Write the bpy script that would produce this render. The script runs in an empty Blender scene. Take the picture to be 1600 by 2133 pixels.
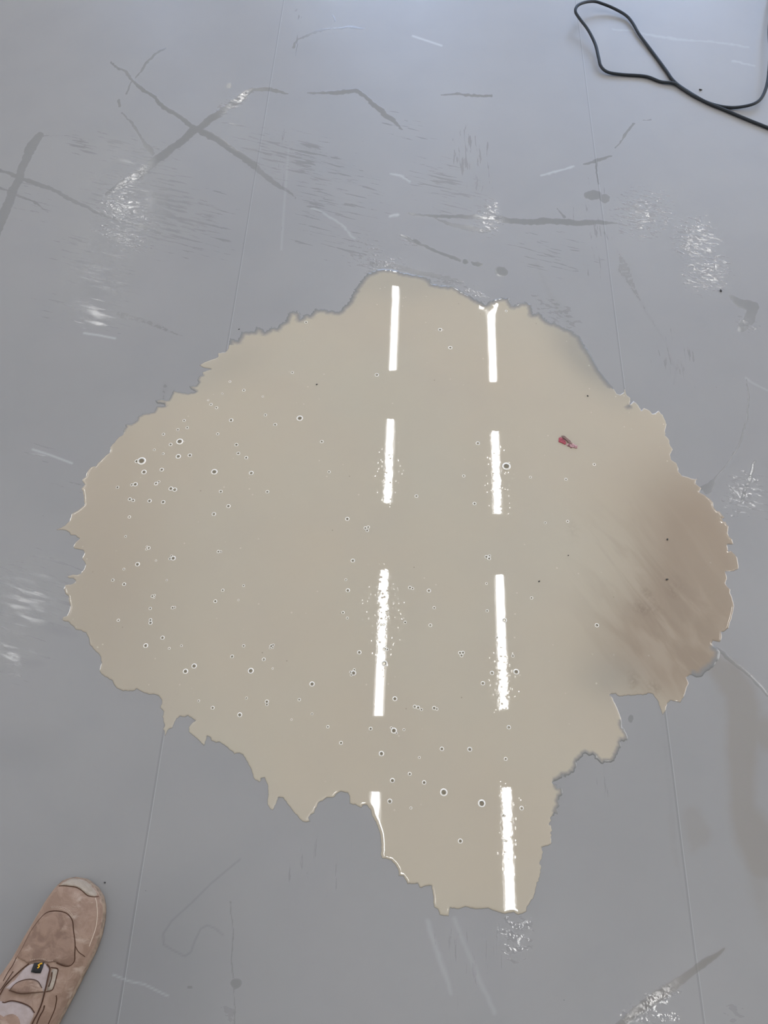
import bpy, bmesh, math, random
import numpy as np
from mathutils import Vector, Matrix
from mathutils.geometry import delaunay_2d_cdt

random.seed(7)
rng = np.random.default_rng(7)
scene = bpy.context.scene
COL = scene.collection

# ------------------------------------------------------------------ camera
W, H = 1600.0, 2133.0
FPX = 1602.0
CAMH = 1.55
TILT = math.radians(26.85)            # away from straight down
cam_d = bpy.data.cameras.new('camera')
cam_d.sensor_fit = 'VERTICAL'
cam_d.sensor_height = 24.0
cam_d.lens = 24.0 * FPX / H
cam_d.clip_start = 0.02
cam = bpy.data.objects.new('camera', cam_d)
cam.location = (0, 0, CAMH)
cam.rotation_euler = (TILT, 0, 0)
COL.objects.link(cam)
scene.camera = cam

# ------------------------------------------------------------------ world, exposure
wd = bpy.data.worlds.new('world')
scene.world = wd
wd.use_nodes = True
wd.node_tree.nodes['Background'].inputs[0].default_value = (0.75, 0.85, 1.0, 1)
wd.node_tree.nodes['Background'].inputs[1].default_value = 0.6
scene.view_settings.view_transform = 'Standard'
scene.view_settings.look = 'None'
scene.view_settings.gamma = 1.0
scene.view_settings.use_curve_mapping = False
scene.view_settings.exposure = -0.33
LAMP_E = 46.0
WIN_E = 12.0
LAMP_Z = 4.8

# ------------------------------------------------------------------ photograph geometry helpers
ct, st = math.cos(TILT), math.sin(TILT)
def ray(u, v):
    a, b = (u - W / 2) / FPX, (H / 2 - v) / FPX
    # camera axes: right (1,0,0), up (0,ct,st), forward (0,st,-ct)
    return np.array([a, b * ct + st, b * st - ct])
def at(u, v, z=0.0):
    d = ray(u, v)
    t = (z - CAMH) / d[2]
    return np.array([d[0] * t, d[1] * t, z])
def to_px(x, y, z=0.0):
    yy, zz = y, z - CAMH
    up = yy * ct + zz * st
    fw = yy * st - zz * ct
    return W / 2 + FPX * x / fw, H / 2 - FPX * up / fw

YAW = math.atan2(135, 3548.0)        # the floor seams run this much to the right of the view
cy_, sy_ = math.cos(YAW), math.sin(YAW)
def ab(x, y):                        # across the seams, along the seams
    return x * cy_ - y * sy_, x * sy_ + y * cy_
def from_ab(a, b):
    return a * cy_ + b * sy_, -a * sy_ + b * cy_

# ------------------------------------------------------------------ object helpers
def tag(o, label=None, cat=None, group=None, kind=None):
    if label: o['label'] = label
    if cat: o['category'] = cat
    if group: o['group'] = group
    if kind: o['kind'] = kind
    return o
def link(name, me, mats, parent=None):
    o = bpy.data.objects.new(name, me)
    for m in (mats if isinstance(mats, (list, tuple)) else [mats]):
        me.materials.append(m)
    COL.objects.link(o)
    if parent: o.parent = parent
    return o
def mesh_np(name, verts, faces, smooth=True):
    me = bpy.data.meshes.new(name)
    verts = np.asarray(verts, dtype=np.float32)
    faces = np.asarray(faces, dtype=np.int32)
    n, k = faces.shape
    me.vertices.add(len(verts)); me.vertices.foreach_set('co', verts.ravel())
    me.loops.add(n * k); me.loops.foreach_set('vertex_index', faces.ravel())
    me.polygons.add(n)
    me.polygons.foreach_set('loop_start', np.arange(0, n * k, k, dtype=np.int32))
    me.polygons.foreach_set('loop_total', np.full(n, k, dtype=np.int32))
    me.update(calc_edges=True)
    me.polygons.foreach_set('use_smooth', np.full(n, smooth))
    return me
def attr(me, name, values):
    a = me.attributes.new(name, 'FLOAT', 'POINT')
    a.data.foreach_set('value', np.asarray(values, dtype=np.float32).ravel())
def bm_obj(name, bm, mats, parent=None, smooth=True):
    me = bpy.data.meshes.new(name)
    bmesh.ops.recalc_face_normals(bm, faces=bm.faces)
    bm.to_mesh(me); bm.free()
    for p in me.polygons: p.use_smooth = smooth
    return link(name, me, mats, parent)
def add_box(bm, lo, hi, mat=0):
    r = bmesh.ops.create_cube(bm, size=1.0)
    for v in r['verts']:
        v.co = Vector([lo[i] + (v.co[i] + .5) * (hi[i] - lo[i]) for i in range(3)])
    for f in {f for v in r['verts'] for f in v.link_faces}: f.material_index = mat
    return r['verts']
def spline(pts, step):
    """Catmull-Rom through the points, resampled at about this step."""
    P = [np.array(p, float) for p in pts]
    P = [2 * P[0] - P[1]] + P + [2 * P[-1] - P[-2]]
    out = []
    for i in range(1, len(P) - 2):
        n = max(1, int(np.linalg.norm(P[i + 1] - P[i]) / step))
        for k in range(n):
            t = k / n
            out.append(.5 * ((2 * P[i]) + (-P[i-1] + P[i+1]) * t + (2*P[i-1] - 5*P[i] + 4*P[i+1] - P[i+2]) * t*t
                             + (-P[i-1] + 3*P[i] - 3*P[i+1] + P[i+2]) * t**3))
    out.append(P[-2])
    return np.array(out)
def tube_mesh(name, path, rad, seg=12, flat=1.0):
    path = np.asarray(path, float); n = len(path)
    rad = np.full(n, rad) if np.isscalar(rad) else np.asarray(rad)
    T = np.gradient(path, axis=0); T /= np.linalg.norm(T, axis=1)[:, None]
    up = np.array([0, 0, 1.0])
    V = []
    for i in range(n):
        s = np.cross(T[i], up); s /= (np.linalg.norm(s) + 1e-9)
        w = np.cross(s, T[i])
        for k in range(seg):
            a = 2 * math.pi * k / seg
            V.append(path[i] + rad[i] * (math.cos(a) * s + flat * math.sin(a) * w))
    F = [(i*seg + k, i*seg + (k+1) % seg, (i+1)*seg + (k+1) % seg, (i+1)*seg + k) for i in range(n-1) for k in range(seg)]
    me = mesh_np(name, V, F)
    return me

# ------------------------------------------------------------------ materials
def new_mat(name):
    m = bpy.data.materials.new(name); m.use_nodes = True
    nt = m.node_tree; nt.nodes.clear()
    out = nt.nodes.new('ShaderNodeOutputMaterial')
    return m, nt, out
class NT:
    def __init__(s, nt): s.nt = nt
    def n(s, typ, ins=None, **props):
        nd = s.nt.nodes.new(typ)
        for k, v in props.items(): setattr(nd, k, v)
        for k, v in (ins or {}).items():
            if isinstance(v, bpy.types.NodeSocket): s.nt.links.new(v, nd.inputs[k])
            else: nd.inputs[k].default_value = v
        return nd
    def math(s, op, a, b=None, c=None, clamp=False):
        ins = {0: a}
        if b is not None: ins[1] = b
        if c is not None: ins[2] = c
        return s.n('ShaderNodeMath', ins, operation=op, use_clamp=clamp).outputs[0]
    def attr(s, name): return s.n('ShaderNodeAttribute', attribute_name=name).outputs['Fac']
    def ramp(s, v, lo, hi, a=0.0, b=1.0, smooth=True):
        return s.n('ShaderNodeMapRange', {0: v, 1: lo, 2: hi, 3: a, 4: b},
                   interpolation_type='SMOOTHSTEP' if smooth else 'LINEAR').outputs[0]
    def mix(s, f, a, b):
        nd = s.nt.nodes.new('ShaderNodeMix'); nd.data_type = 'RGBA'
        for i, v in ((0, f), (6, a), (7, b)):
            if isinstance(v, bpy.types.NodeSocket): s.nt.links.new(v, nd.inputs[i])
            else: nd.inputs[i].default_value = v if i == 0 else (*v, 1)
        return nd.outputs[2]
    def noise(s, vec, scale, detail=3, rough=.55, dist=0.0):
        return s.n('ShaderNodeTexNoise', {'Vector': vec, 'Scale': scale, 'Detail': detail, 'Roughness': rough, 'Distortion': dist}).outputs['Fac']
    def stretch(s, vec, angle, sx, sy):
        return s.n('ShaderNodeMapping', {0: s.n('ShaderNodeMapping', {0: vec, 2: (0, 0, -angle)}).outputs[0], 3: (sx, sy, 1)}).outputs[0]
def lin(r, g, b):
    f = lambda c: (c / 255 / 12.92) if c / 255 <= .04045 else ((c / 255 + .055) / 1.055) ** 2.4
    return (f(r), f(g), f(b))
def simple(name, col, rough=.6, spec=.5, noise=None, bump=None, metal=0):
    m, nt, out = new_mat(name); t = NT(nt)
    obj = t.n('ShaderNodeTexCoord').outputs['Object']
    b = t.n('ShaderNodeBsdfPrincipled', {'Roughness': rough, 'Specular IOR Level': spec, 'Metallic': metal})
    if noise:
        sc, c2 = noise
        nt.links.new(t.mix(t.ramp(t.noise(obj, sc, 5), .38, .66), col, c2), b.inputs['Base Color'])
    else: b.inputs['Base Color'].default_value = (*col, 1)
    if bump:
        sc, d = bump
        bp = t.n('ShaderNodeBump', {'Height': t.noise(obj, sc, 4), 'Distance': d, 'Strength': 1.0})
        nt.links.new(bp.outputs[0], b.inputs['Normal'])
    nt.links.new(b.outputs[0], out.inputs[0])
    return m
def emit(name, col, e):
    m, nt, out = new_mat(name); t = NT(nt)
    b = t.n('ShaderNodeEmission', {0: (*col, 1), 1: e})
    nt.links.new(b.outputs[0], out.inputs[0])
    return m

# ================================================================== ROOM
RX0, RX1, RY0, RY1, RZ = -7.0, 7.0, -6.5, 9.5, 5.2
M_wall = simple('wall_paint', (.55, .55, .55), .8, noise=(1.2, (.5, .5, .5)))
M_ceil = simple('ceiling_paint', (.42, .42, .43), .9, noise=(1.0, (.38, .38, .39)))
M_frame = simple('window_frame_paint', (.6, .6, .6), .5)
M_sky = emit('window_daylight', (.46, .64, 1.0), WIN_E)
M_side_fill = emit('side_fill_glow', (1.0, .97, .95), WIN_E * .62)  # glow of the fill panel added in the right wall
M_shore_glint = emit('shore_glint_glow', (1.0, .98, .96), 14.0)  # glow of the strip added in the left wall for shoreline glints
M_house = simple('lamp_housing', (.7, .7, .7), .5)
M_tube = emit('lamp_tube', (1.0, .985, .96), LAMP_E)

def wall(name, lo, hi):
    bm = bmesh.new(); add_box(bm, lo, hi)
    return tag(bm_obj(name, bm, M_wall, smooth=False), kind='structure')
bm = bmesh.new()                                                     # left wall opening for the glowing strip added to glint along the shoreline
LY0, LY1, LZ0, LZ1 = -4.0, 6.0, 1.45, 2.35
add_box(bm, (RX0 - .2, RY0, 0), (RX0, LY0, RZ)); add_box(bm, (RX0 - .2, LY1, 0), (RX0, RY1, RZ))
add_box(bm, (RX0 - .2, LY0, 0), (RX0, LY1, LZ0)); add_box(bm, (RX0 - .2, LY0, LZ1), (RX0, LY1, RZ))
tag(bm_obj('wall_left', bm, M_wall, smooth=False), kind='structure')
bm = bmesh.new()
add_box(bm, (RX0 - .12, LY0, LZ0), (RX0 - .10, LY1, LZ1), 0)
for k in range(6):
    q = LY0 + (LY1 - LY0 - .06) * k / 5; add_box(bm, (RX0 - .095, q, LZ0), (RX0 - .05, q + .06, LZ1), 1)
tag(bm_obj('window_6', bm, [M_shore_glint, M_frame], smooth=False), kind='structure')
# right wall opening for a wide glowing panel added to brighten that side
SY0, SY1, SZ0, SZ1 = -.5, 4.5, 1.0, 4.2
bm = bmesh.new()
add_box(bm, (RX1, RY0, 0), (RX1 + .2, SY0, RZ)); add_box(bm, (RX1, SY1, 0), (RX1 + .2, RY1, RZ))
add_box(bm, (RX1, SY0, 0), (RX1 + .2, SY1, SZ0)); add_box(bm, (RX1, SY0, SZ1), (RX1 + .2, SY1, RZ))
tag(bm_obj('wall_right', bm, M_wall, smooth=False), kind='structure')
bm = bmesh.new()
add_box(bm, (RX1 + .10, SY0, SZ0), (RX1 + .12, SY1, SZ1), 0)
for k in range(4):
    q = SY0 + (SY1 - SY0 - .06) * k / 3; add_box(bm, (RX1 + .05, q, SZ0), (RX1 + .095, q + .06, SZ1), 1)
tag(bm_obj('window_5', bm, [M_side_fill, M_frame], smooth=False), kind='structure')
wall('wall_back', (RX0 - .2, RY0 - .2, 0), (RX1 + .2, RY0, RZ))
# window wall on the far side: piers and spandrels around the openings
WX = [(-2.9, -2.2), (-.9, 1.3), (1.9, 4.1), (4.6, 6.7)]  # first, narrow opening is added to turn the upper left floor bluer
WZ0, WZ1 = 1.7, 4.1
bm = bmesh.new()
add_box(bm, (RX0 - .2, RY1, 0), (RX1 + .2, RY1 + .2, WZ0))
add_box(bm, (RX0 - .2, RY1, WZ1), (RX1 + .2, RY1 + .2, RZ))
xs = [RX0 - .2] + [v for w in WX for v in w] + [RX1 + .2]
for i in range(0, len(xs), 2): add_box(bm, (xs[i], RY1, WZ0), (xs[i + 1], RY1 + .2, WZ1))
tag(bm_obj('wall_front', bm, M_wall, smooth=False), kind='structure')
for i, (a, b) in enumerate(WX):
    bm = bmesh.new()
    add_box(bm, (a, RY1 + .10, WZ0), (b, RY1 + .12, WZ1), 0)
    for q in (a, (a + b) / 2 - .03, b - .06): add_box(bm, (q, RY1 + .05, WZ0), (q + .06, RY1 + .095, WZ1), 1)
    for q in (WZ0, WZ1 - .06): add_box(bm, (a + .061, RY1 + .055, q), (b - .061, RY1 + .09, q + .06), 1)
    tag(bm_obj('window_%d' % (i + 1), bm, [M_sky, M_frame], smooth=False), kind='structure')
bm = bmesh.new(); add_box(bm, (RX0 - .2, RY0 - .2, RZ), (RX1 + .2, RY1 + .2, RZ + .1))
tag(bm_obj('ceiling', bm, M_ceil, smooth=False), kind='structure')

# lamps: found from their mirror images in the puddle
def lamp_ab(u, v):
    p = at(u, v, -LAMP_Z)
    return ab(p[0], p[1])
def make_lamp():
    r = bpy.data.objects.new('batten_light', None); COL.objects.link(r)
    bm = bmesh.new(); add_box(bm, (-.055, -.5, .0), (.055, .5, .05))
    bmesh.ops.bevel(bm, geom=bm.edges[:], offset=.006, segments=2, affect='EDGES')
    bm_obj('housing', bm, M_house, r, smooth=False)
    bm = bmesh.new(); add_box(bm, (-.032, -.49, -.03), (.032, .49, -.001))
    bm_obj('tube', bm, M_tube, r, smooth=False)
    for s in (-.35, .35):
        bm = bmesh.new(); add_box(bm, (-.004, s - .004, .05), (.004, s + .004, RZ - LAMP_Z))
        bm_obj('hanger', bm, M_house, r, smooth=False)
    return r
lamp0 = make_lamp(); used = False
def place_lamp(a, b0, b1, label):
    global used
    if not used: r = lamp0; used = True
    else:
        r = lamp0.copy(); COL.objects.link(r)
        for ch in lamp0.children:
            c = ch.copy(); COL.objects.link(c); c.parent = r
    x, y = from_ab(a, (b0 + b1) / 2)
    r.location = (x, y, LAMP_Z); r.rotation_euler = (0, 0, -YAW); r.scale = (1, b1 - b0, 1)
    tag(r, label, 'ceiling light', 'batten lights hanging in rows over the floor')
aL = lamp_ab(806, 1066)[0]; aR = lamp_ab(1036, 1066)[0]
rowL = [(590, 773), (875, 1050), (1187, 1495), (1648, 1960)]
rowR = [(600, 798), (900, 1073), (1197, 1480), (1637, 2010)]
nm = ['farthest', 'second farthest', 'third farthest', 'fourth farthest']
for k, (v0, v1) in enumerate(rowL):
    place_lamp(aL, lamp_ab(806, v1)[1], lamp_ab(806, v0)[1], 'white batten light mirrored in the puddle, %s of its left row' % nm[k])
for k, (v0, v1) in enumerate(rowR):
    place_lamp(aR, lamp_ab(1036, v1)[1], lamp_ab(1036, v0)[1], 'white batten light mirrored in the puddle, %s of its right row' % nm[k])
aFL = lamp_ab(98, 1066)[0]; aFR = lamp_ab(1575, 1066)[0]

def seg(u, v0, v1, label):
    a, b1 = lamp_ab(u + (935 - u) * (1066 - v0) / 3166, v0); _, b0 = lamp_ab(u + (935 - u) * (1066 - v1) / 3166, v1)
    place_lamp(a, b0, b1, label)
for k, (v0, v1) in enumerate([(345, 470), (590, 773), (875, 1050), (1230, 1420)]):
    seg(98, v0, v1, 'white batten light in the outer left row, %s from the window wall' % ['first', 'second', 'third', 'fourth'][k])
for k, (v0, v1) in enumerate([(455, 620), (700, 850), (950, 1080), (1250, 1480)]):
    seg(1575, v0, v1, 'white batten light in the outer right row, %s from the window wall' % ['first', 'second', 'third', 'fourth'][k])
seg(336, 185, 250, 'white batten light high up between the two left rows')
seg(1453, 395, 480, 'white batten light high up just inside the outer right row')
seg(806, 385, 490, 'white batten light nearest the window wall in the left middle row')
seg(1036, 385, 505, 'white batten light nearest the window wall in the right middle row')
place_lamp(lamp_ab(1255, 1066)[0], -1.6, -.35, 'white batten light hanging behind the viewer')
place_lamp(lamp_ab(1575, 1066)[0], -2.0, -.8, 'added white fill batten hanging behind the viewer, in line with the outer right row')  # fill light added to brighten the lower right floor


# ================================================================== FLOOR
def axis_coords(lo, hi, f0, f1, step):
    mid = np.arange(f0, f1 + step / 2, step)
    l = f0 - np.geomspace(.02, f0 - lo, 14)[::-1]; r = f1 + np.geomspace(.02, hi - f1, 14)
    return np.concatenate([l, mid, r])
gx = axis_coords(RX0, RX1, -1.36, 1.36, .0027)
gy = axis_coords(RY0, RY1, -.26, 2.86, .0027)
X, Y = np.meshgrid(gx, gy)
fw = np.maximum(Y * st + CAMH * ct, .3)
U = W / 2 + FPX * X / fw
V = H / 2 - FPX * (Y * ct - CAMH * st) / fw

def vnoise(x, y, seed):
    r = np.random.default_rng(seed).random((256, 256))
    xi = np.floor(x).astype(int); yi = np.floor(y).astype(int); fx = x - xi; fy = y - yi
    fx = fx * fx * (3 - 2 * fx); fy = fy * fy * (3 - 2 * fy)
    g = lambda a, b: r[a % 256, b % 256]
    return (g(xi, yi) * (1 - fx) + g(xi + 1, yi) * fx) * (1 - fy) + (g(xi, yi + 1) * (1 - fx) + g(xi + 1, yi + 1) * fx) * fy
WU = U + 6 * (vnoise(X * 22, Y * 22, 1) - .5) + 2.6 * (vnoise(X * 110, Y * 110, 2) - .5)
WV = V + 6 * (vnoise(X * 22, Y * 22, 3) - .5) + 2.6 * (vnoise(X * 110, Y * 110, 4) - .5)
wet = np.zeros_like(X); drops = np.zeros_like(X); smear = np.zeros_like(X)
brown = np.zeros_like(X); mark = np.zeros_like(X); scratch = np.zeros_like(X); smear2 = np.zeros_like(X)

def stroke(dst, pts, val=1.0, soft=2.0, warp=True):
    """pts: (u, v, half width) along a streak on the floor"""
    A, B = (WU, WV) if warp else (U, V)
    soft = max(soft, 1.9)
    pts = np.array(pts, float)
    m = pts[:, 2].max() + soft + 12
    sel = (A > pts[:, 0].min() - m) & (A < pts[:, 0].max() + m) & (B > pts[:, 1].min() - m) & (B < pts[:, 1].max() + m)
    a, b = A[sel], B[sel]; best = np.zeros_like(a)
    for p, q in zip(pts[:-1], pts[1:]):
        d = q[:2] - p[:2]; L = d @ d + 1e-9
        t = np.clip(((a - p[0]) * d[0] + (b - p[1]) * d[1]) / L, 0, 1)
        dist = np.hypot(a - p[0] - t * d[0], b - p[1] - t * d[1])
        w = np.maximum(.8 * (p[2] + t * (q[2] - p[2])), 1.3)
        best = np.maximum(best, np.clip((w + soft - dist) / (2 * soft), 0, 1) )
    dst[sel] = np.maximum(dst[sel], best * val)
def blob(dst, u, v, ru, rv, val=1.0, ang=0.0, hard=1.0):
    c, s = math.cos(math.radians(ang)), math.sin(math.radians(ang))
    a = ((WU - u) * c + (WV - v) * s) / ru; b = (-(WU - u) * s + (WV - v) * c) / rv
    r = np.sqrt(a * a + b * b)
    dst[:] = np.maximum(dst, np.clip((1.0 - r) * hard, 0, 1) ** .8 * val)

# wet squeegee streaks
stroke(wet, [(230,130,1),(262,152,3),(300,187,5),(350,228,5),(400,262,6),(430,277,8),(480,308,8),(530,345,8)], .95)
stroke(wet, [(530,345,8),(575,385,8),(615,412,3)], .6, 5)
stroke(wet, [(430,277,12),(500,328,14),(570,388,12),(600,410,6)], .3, 8)
stroke(wet, [(500,205,12),(430,262,12),(340,335,14),(270,385,12)], .3, 8)
stroke(wet, [(480,305,2),(560,322,5),(640,330,5),(800,372,2)], .34, 3)
stroke(wet, [(560,286,2),(640,310,6),(740,350,4),(790,370,2)], .34, 3)
stroke(wet, [(590,352,2),(680,370,5),(770,392,2)], .34, 3)
stroke(wet, [(600,395,3),(700,412,5),(760,420,2)], .3, 4)
stroke(wet, [(525,186,5),(500,205,10),(455,235,8),(425,258,6),(400,275,10),(370,300,9),(335,327,9),(300,355,11),(265,378,10),(225,405,6)], .95)
stroke(wet, [(525,186,5),(560,188,5),(600,195,2)], .7)
stroke(wet, [(84,280,8),(68,305,14),(48,350,11),(30,395,12),(10,440,14),(-10,490,15)], .7, 3)
stroke(wet, [(90,281,4),(150,283,3),(200,296,1)], .45, 4)
stroke(wet, [(140,283,1),(175,300,3),(200,308,2)], .45, 3)
stroke(wet, [(110,300,1),(150,325,3),(165,333,1)], .35, 3)
stroke(wet, [(-10,352,4),(30,366,5),(75,381,6),(110,396,5),(160,420,5),(200,443,4),(260,462,4),(335,486,3)], .75)
stroke(wet, [(-10,388,4),(25,402,3),(75,425,3),(100,441,1)], .6)
stroke(wet, [(640,191,2),(690,193,6),(740,190,6),(760,200,5),(785,225,6),(815,247,6),(838,268,2)], .7)
stroke(wet, [(855,445,2),(950,450,4),(1060,459,7),(1180,463,8),(1245,464,5),(1285,466,2)], .95)
stroke(wet, [(900,450,2),(940,465,6),(985,477,8),(1020,482,5)], .5)
stroke(wet, [(918,196,1),(960,198,3),(1023,198,3)], .85, 1)
stroke(wet, [(612,98,4),(620,80,3),(645,70,3),(670,63,3),(700,59,2),(730,54,4),(757,58,2)], .6)
stroke(wet, [(690,33,2),(698,46,2)], .7, 1)
stroke(wet, [(285,160,2),(300,140,3),(325,115,3),(345,102,2)], .8, 1)
stroke(wet, [(272,170,2),(264,195,3)], .8, 1)
stroke(wet, [(248,208,4),(252,222,4)], .7, 1)
stroke(wet, [(256,235,2),(275,255,3),(295,290,3),(310,310,7),(320,322,4)], .8, 1)
stroke(wet, [(832,487,2),(858,498,6),(880,508,3),(920,527,4),(958,543,5)], .9, 1)
blob(wet, 972, 546, 8, 6, 1, 0, 3); blob(wet, 994, 551, 12, 6, 1, 10, 3); blob(wet, 1044, 565, 16, 12, 1, 20, 3)
blob(wet, 1236, 406, 22, 12, .8, 0, 3); blob(wet, 1262, 412, 12, 10, .6, 0, 3)
blob(wet, 477, 177, 8, 7, .8, 0, 3)
stroke(wet, [(1285,308,1),(1300,280,3),(1320,259,3)], .8, 1); stroke(wet, [(1340,250,1),(1358,247,2)], .6, 1)
stroke(wet, [(1215,345,2),(1240,338,4),(1270,328,3)], .8, 1); stroke(wet, [(1243,335,4),(1243,360,3),(1247,383,3)], .6, 1)
stroke(wet, [(1157,435,1),(1175,453,3)], .7, 1)
stroke(wet, [(1520,618,4),(1540,632,10),(1570,640,14),(1560,665,14),(1545,682,12)], .8, 2)
stroke(wet, [(245,655,8),(290,668,9),(335,682,9),(380,700,3)], .4)
stroke(wet, [(1556,790,1.5),(1561,830,2),(1556,870,2),(1540,925,2.5),(1515,970,2),(1490,1000,3),(1462,1018,5)], .8, 1)
stroke(wet, [(1573,960,4),(1560,1000,5),(1545,1045,3)], .95, 1)
stroke(wet, [(1486,1008,8),(1475,1020,12)], .7)
stroke(wet, [(1495,1350,3),(1512,1362,6),(1540,1388,5),(1568,1415,4),(1600,1450,4)], .9, 1)
stroke(wet, [(1374,1470,10),(1382,1520,9),(1388,1570,10),(1395,1640,11),(1402,1720,10),(1412,1800,8),(1430,1900,5)], .3, 6, False)
stroke(wet, [(1115,545,10),(1140,600,12),(1165,640,18),(1185,670,16)], .35, 8)
stroke(wet, [(1285,520,4),(1300,560,20),(1330,620,8),(1370,690,6),(1395,730,3)], .4, 5)
stroke(wet, [(345,805,14),(338,840,8)], .4, 8)
stroke(wet, [(775,548,10),(840,560,10),(900,572,10),(960,590,8)], .5, 6)
stroke(wet, [(480,1880,4),(486,2000,4),(488,2133,4)], .45, 1); blob(wet, 492, 2048, 16, 13, .8, 0, 2)
blob(wet, 1312, 1498, 6, 10, .8, 0, 3)
blob(wet, 395, 2058, 10, 6, .5, 0, 2)
# brown dirty film trailing off to the right of the puddle, and lower right
stroke(brown, [(1480,1375,25),(1515,1400,38),(1545,1450,42),(1550,1520,50),(1545,1600,40),(1545,1680,38),(1570,1740,50),(1590,1800,46)], .8, 16)
stroke(brown, [(1545,1500,30),(1600,1530,50)], .7, 18)
blob(brown, 1500, 1480, 110, 100, .25, 0)
stroke(brown, [(1575,1800,40),(1590,1900,30),(1600,1960,20)], .45, 20)
stroke(brown, [(1440,1700,30),(1455,1740,38),(1445,1770,15)], .45, 12)
stroke(brown, [(1510,1975,4),(1470,2005,12),(1430,2035,14),(1380,2070,18),(1330,2105,14),(1290,2140,10)], .6, 6)
stroke(brown, [(1395,1700,12),(1410,1800,10)], .3, 6)
blob(brown, 1535, 375, 22, 22, .15); blob(brown, 545, 2005, 120, 26, .12, 25)
stroke(wet, [(1510,1975,2),(1470,2005,10),(1430,2035,10),(1380,2070,14),(1330,2105,14),(1290,2140,12)], .8, 4)
# beaded patches
blob(drops, 285, 366, 60, 15, 1.0, -35); blob(drops, 488, 212, 50, 16, .9, -33)
blob(drops, 250, 432, 55, 40, 1.0, 20); blob(drops, 255, 495, 75, 26, .9, 20); blob(drops, 300, 460, 60, 26, .6, 20)
blob(drops, 1018, 455, 32, 45, .9); blob(drops, 1340, 445, 75, 60, .9); blob(drops, 1450, 500, 60, 55, 1.0, 20)
blob(drops, 1475, 570, 60, 55, .9); blob(drops, 1555, 675, 30, 18, .8, 20); blob(drops, 1545, 1030, 45, 60, 1.0, 15)
blob(drops, 1350, 2100, 90, 30, 1.0, -35); blob(drops, 1390, 2120, 40, 20, .8); blob(drops, 1075, 1950, 42, 62, .85, 10)
blob(drops, 1530, 2110, 22, 30, .8, -20); blob(drops, 476, 2110, 14, 34, .9, -20)
blob(drops, 760, 530, 45, 45, .5); blob(drops, 850, 500, 30, 12, .8, 25)
blob(drops, 1160, 650, 70, 25, .6, 35); blob(drops, 800, 550, 50, 16, .9, 0)
blob(drops, 990, 612, 45, 12, .8, 20); blob(drops, 930, 590, 50, 9, .8, 5)
# brushed, streaky patches (run down to the right)
blob(smear, 290, 330, 130, 70, .7, 20); blob(smear, 330, 440, 210, 110, .95, 18); blob(smear, 200, 560, 130, 80, .8, 22)
blob(smear, 190, 650, 95, 45, 1.0, 24); blob(smear, 620, 330, 220, 70, .75, 18); blob(smear, 700, 420, 150, 90, .6, 20)
blob(smear, 120, 640, 90, 60, .5, 22); blob(smear, 170, 300, 60, 30, .9, 25); blob(smear, 700, 500, 130, 60, .55, 15)
blob(smear, 70, 940, 110, 25, .5, 15); blob(smear, 60, 420, 120, 60, .4, 20)
blob(smear, 850, 270, 90, 40, .4, 30); blob(smear, 930, 390, 110, 70, .75, 20); blob(smear, 1150, 530, 150, 60, .55, 5)
blob(smear, 60, 1240, 150, 110, .95, -8); blob(smear, 30, 1360, 110, 80, .7, -8); blob(smear, 160, 1010, 80, 20, .5, 0)
blob(smear, 1580, 1040, 50, 70, .6, 30); blob(smear2, 1060, 1960, 70, 90, .9); blob(smear2, 960, 2000, 90, 140, .5, -15)
blob(smear2, 590, 350, 20, 200, .5, 4); blob(smear2, 1240, 470, 60, 160, .6); blob(smear2, 980, 330, 80, 130, .7)
blob(smear2, 1410, 760, 60, 90, .8, -25); blob(smear2, 1260, 1640, 60, 90, .5); blob(smear2, 660, 1800, 160, 130, .4)
blob(smear2, 620, 60, 10, 90, .6)
# thin dark scribbles and pale scratches
stroke(mark, [(500,1790,1),(440,1840,1.5),(400,1880,1.5),(358,1918,1.5),(340,1945,1.8),(341,1968,1.8),(362,1980,1.5),(385,1992,1.8),(398,1983,1.8),(405,1962,1.5),(418,1935,1.5),(432,1927,1.5),(450,1935,1.5),(465,1948,1.5)], .75, 1.2, False)
stroke(mark, [(1395,740,1.5),(1408,770,1.5),(1404,800,1)], .3, 2, False)
stroke(mark, [(280,1545,3),(300,1560,3)], .0); blob(mark, 650, 1580, 40, 20, .12); blob(mark, 120, 1310, 50, 14, .35, 15)
blob(mark, 60, 1380, 40, 12, .3, 5); blob(mark, 60, 1560, 110, 60, .2)
stroke(scratch, [(68,936,.8),(105,948,1.4),(150,965,.8)], 1, 1.0, False)
stroke(scratch, [(175,694,.8),(205,698,1.4),(240,705,.8)], 1, 1.0, False)
stroke(scratch, [(860,75,.8),(905,90,1.5),(920,95,.8)], .9, 1.0, False)
stroke(scratch, [(1130,364,1),(1160,358,2),(1195,348,1.5)], .8, 1.2)
stroke(scratch, [(815,363,1),(840,369,1.6),(855,380,1)], .8, 1.0)
stroke(scratch, [(812,452,1),(830,449,2)], 1, 1.0)
stroke(scratch, [(235,2030,.8),(270,2044,1.6),(300,2050,1.4),(350,2075,1)], .75, 1.2, False)
stroke(scratch, [(1275,60,1),(1400,80,1),(1560,97,1.2)], .35, 2); stroke(scratch, [(1525,128,1),(1570,137,1.5)], .5, 1.5)
stroke(scratch, [(893,1920,6),(915,1990,6),(940,2070,4)], .3, 4); stroke(scratch, [(945,1915,4),(975,1990,4),(1030,2110,4)], .3, 4)
stroke(scratch, [(1555,788,2),(1600,812,1)], .4, 1.5)
stroke(scratch, [(650,435,1),(700,460,2),(740,495,1.5)], .6, 1.5)
stroke(scratch, [(601,310,1),(594,400,1),(586,520,1)], .3, 2.5, False)

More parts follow.
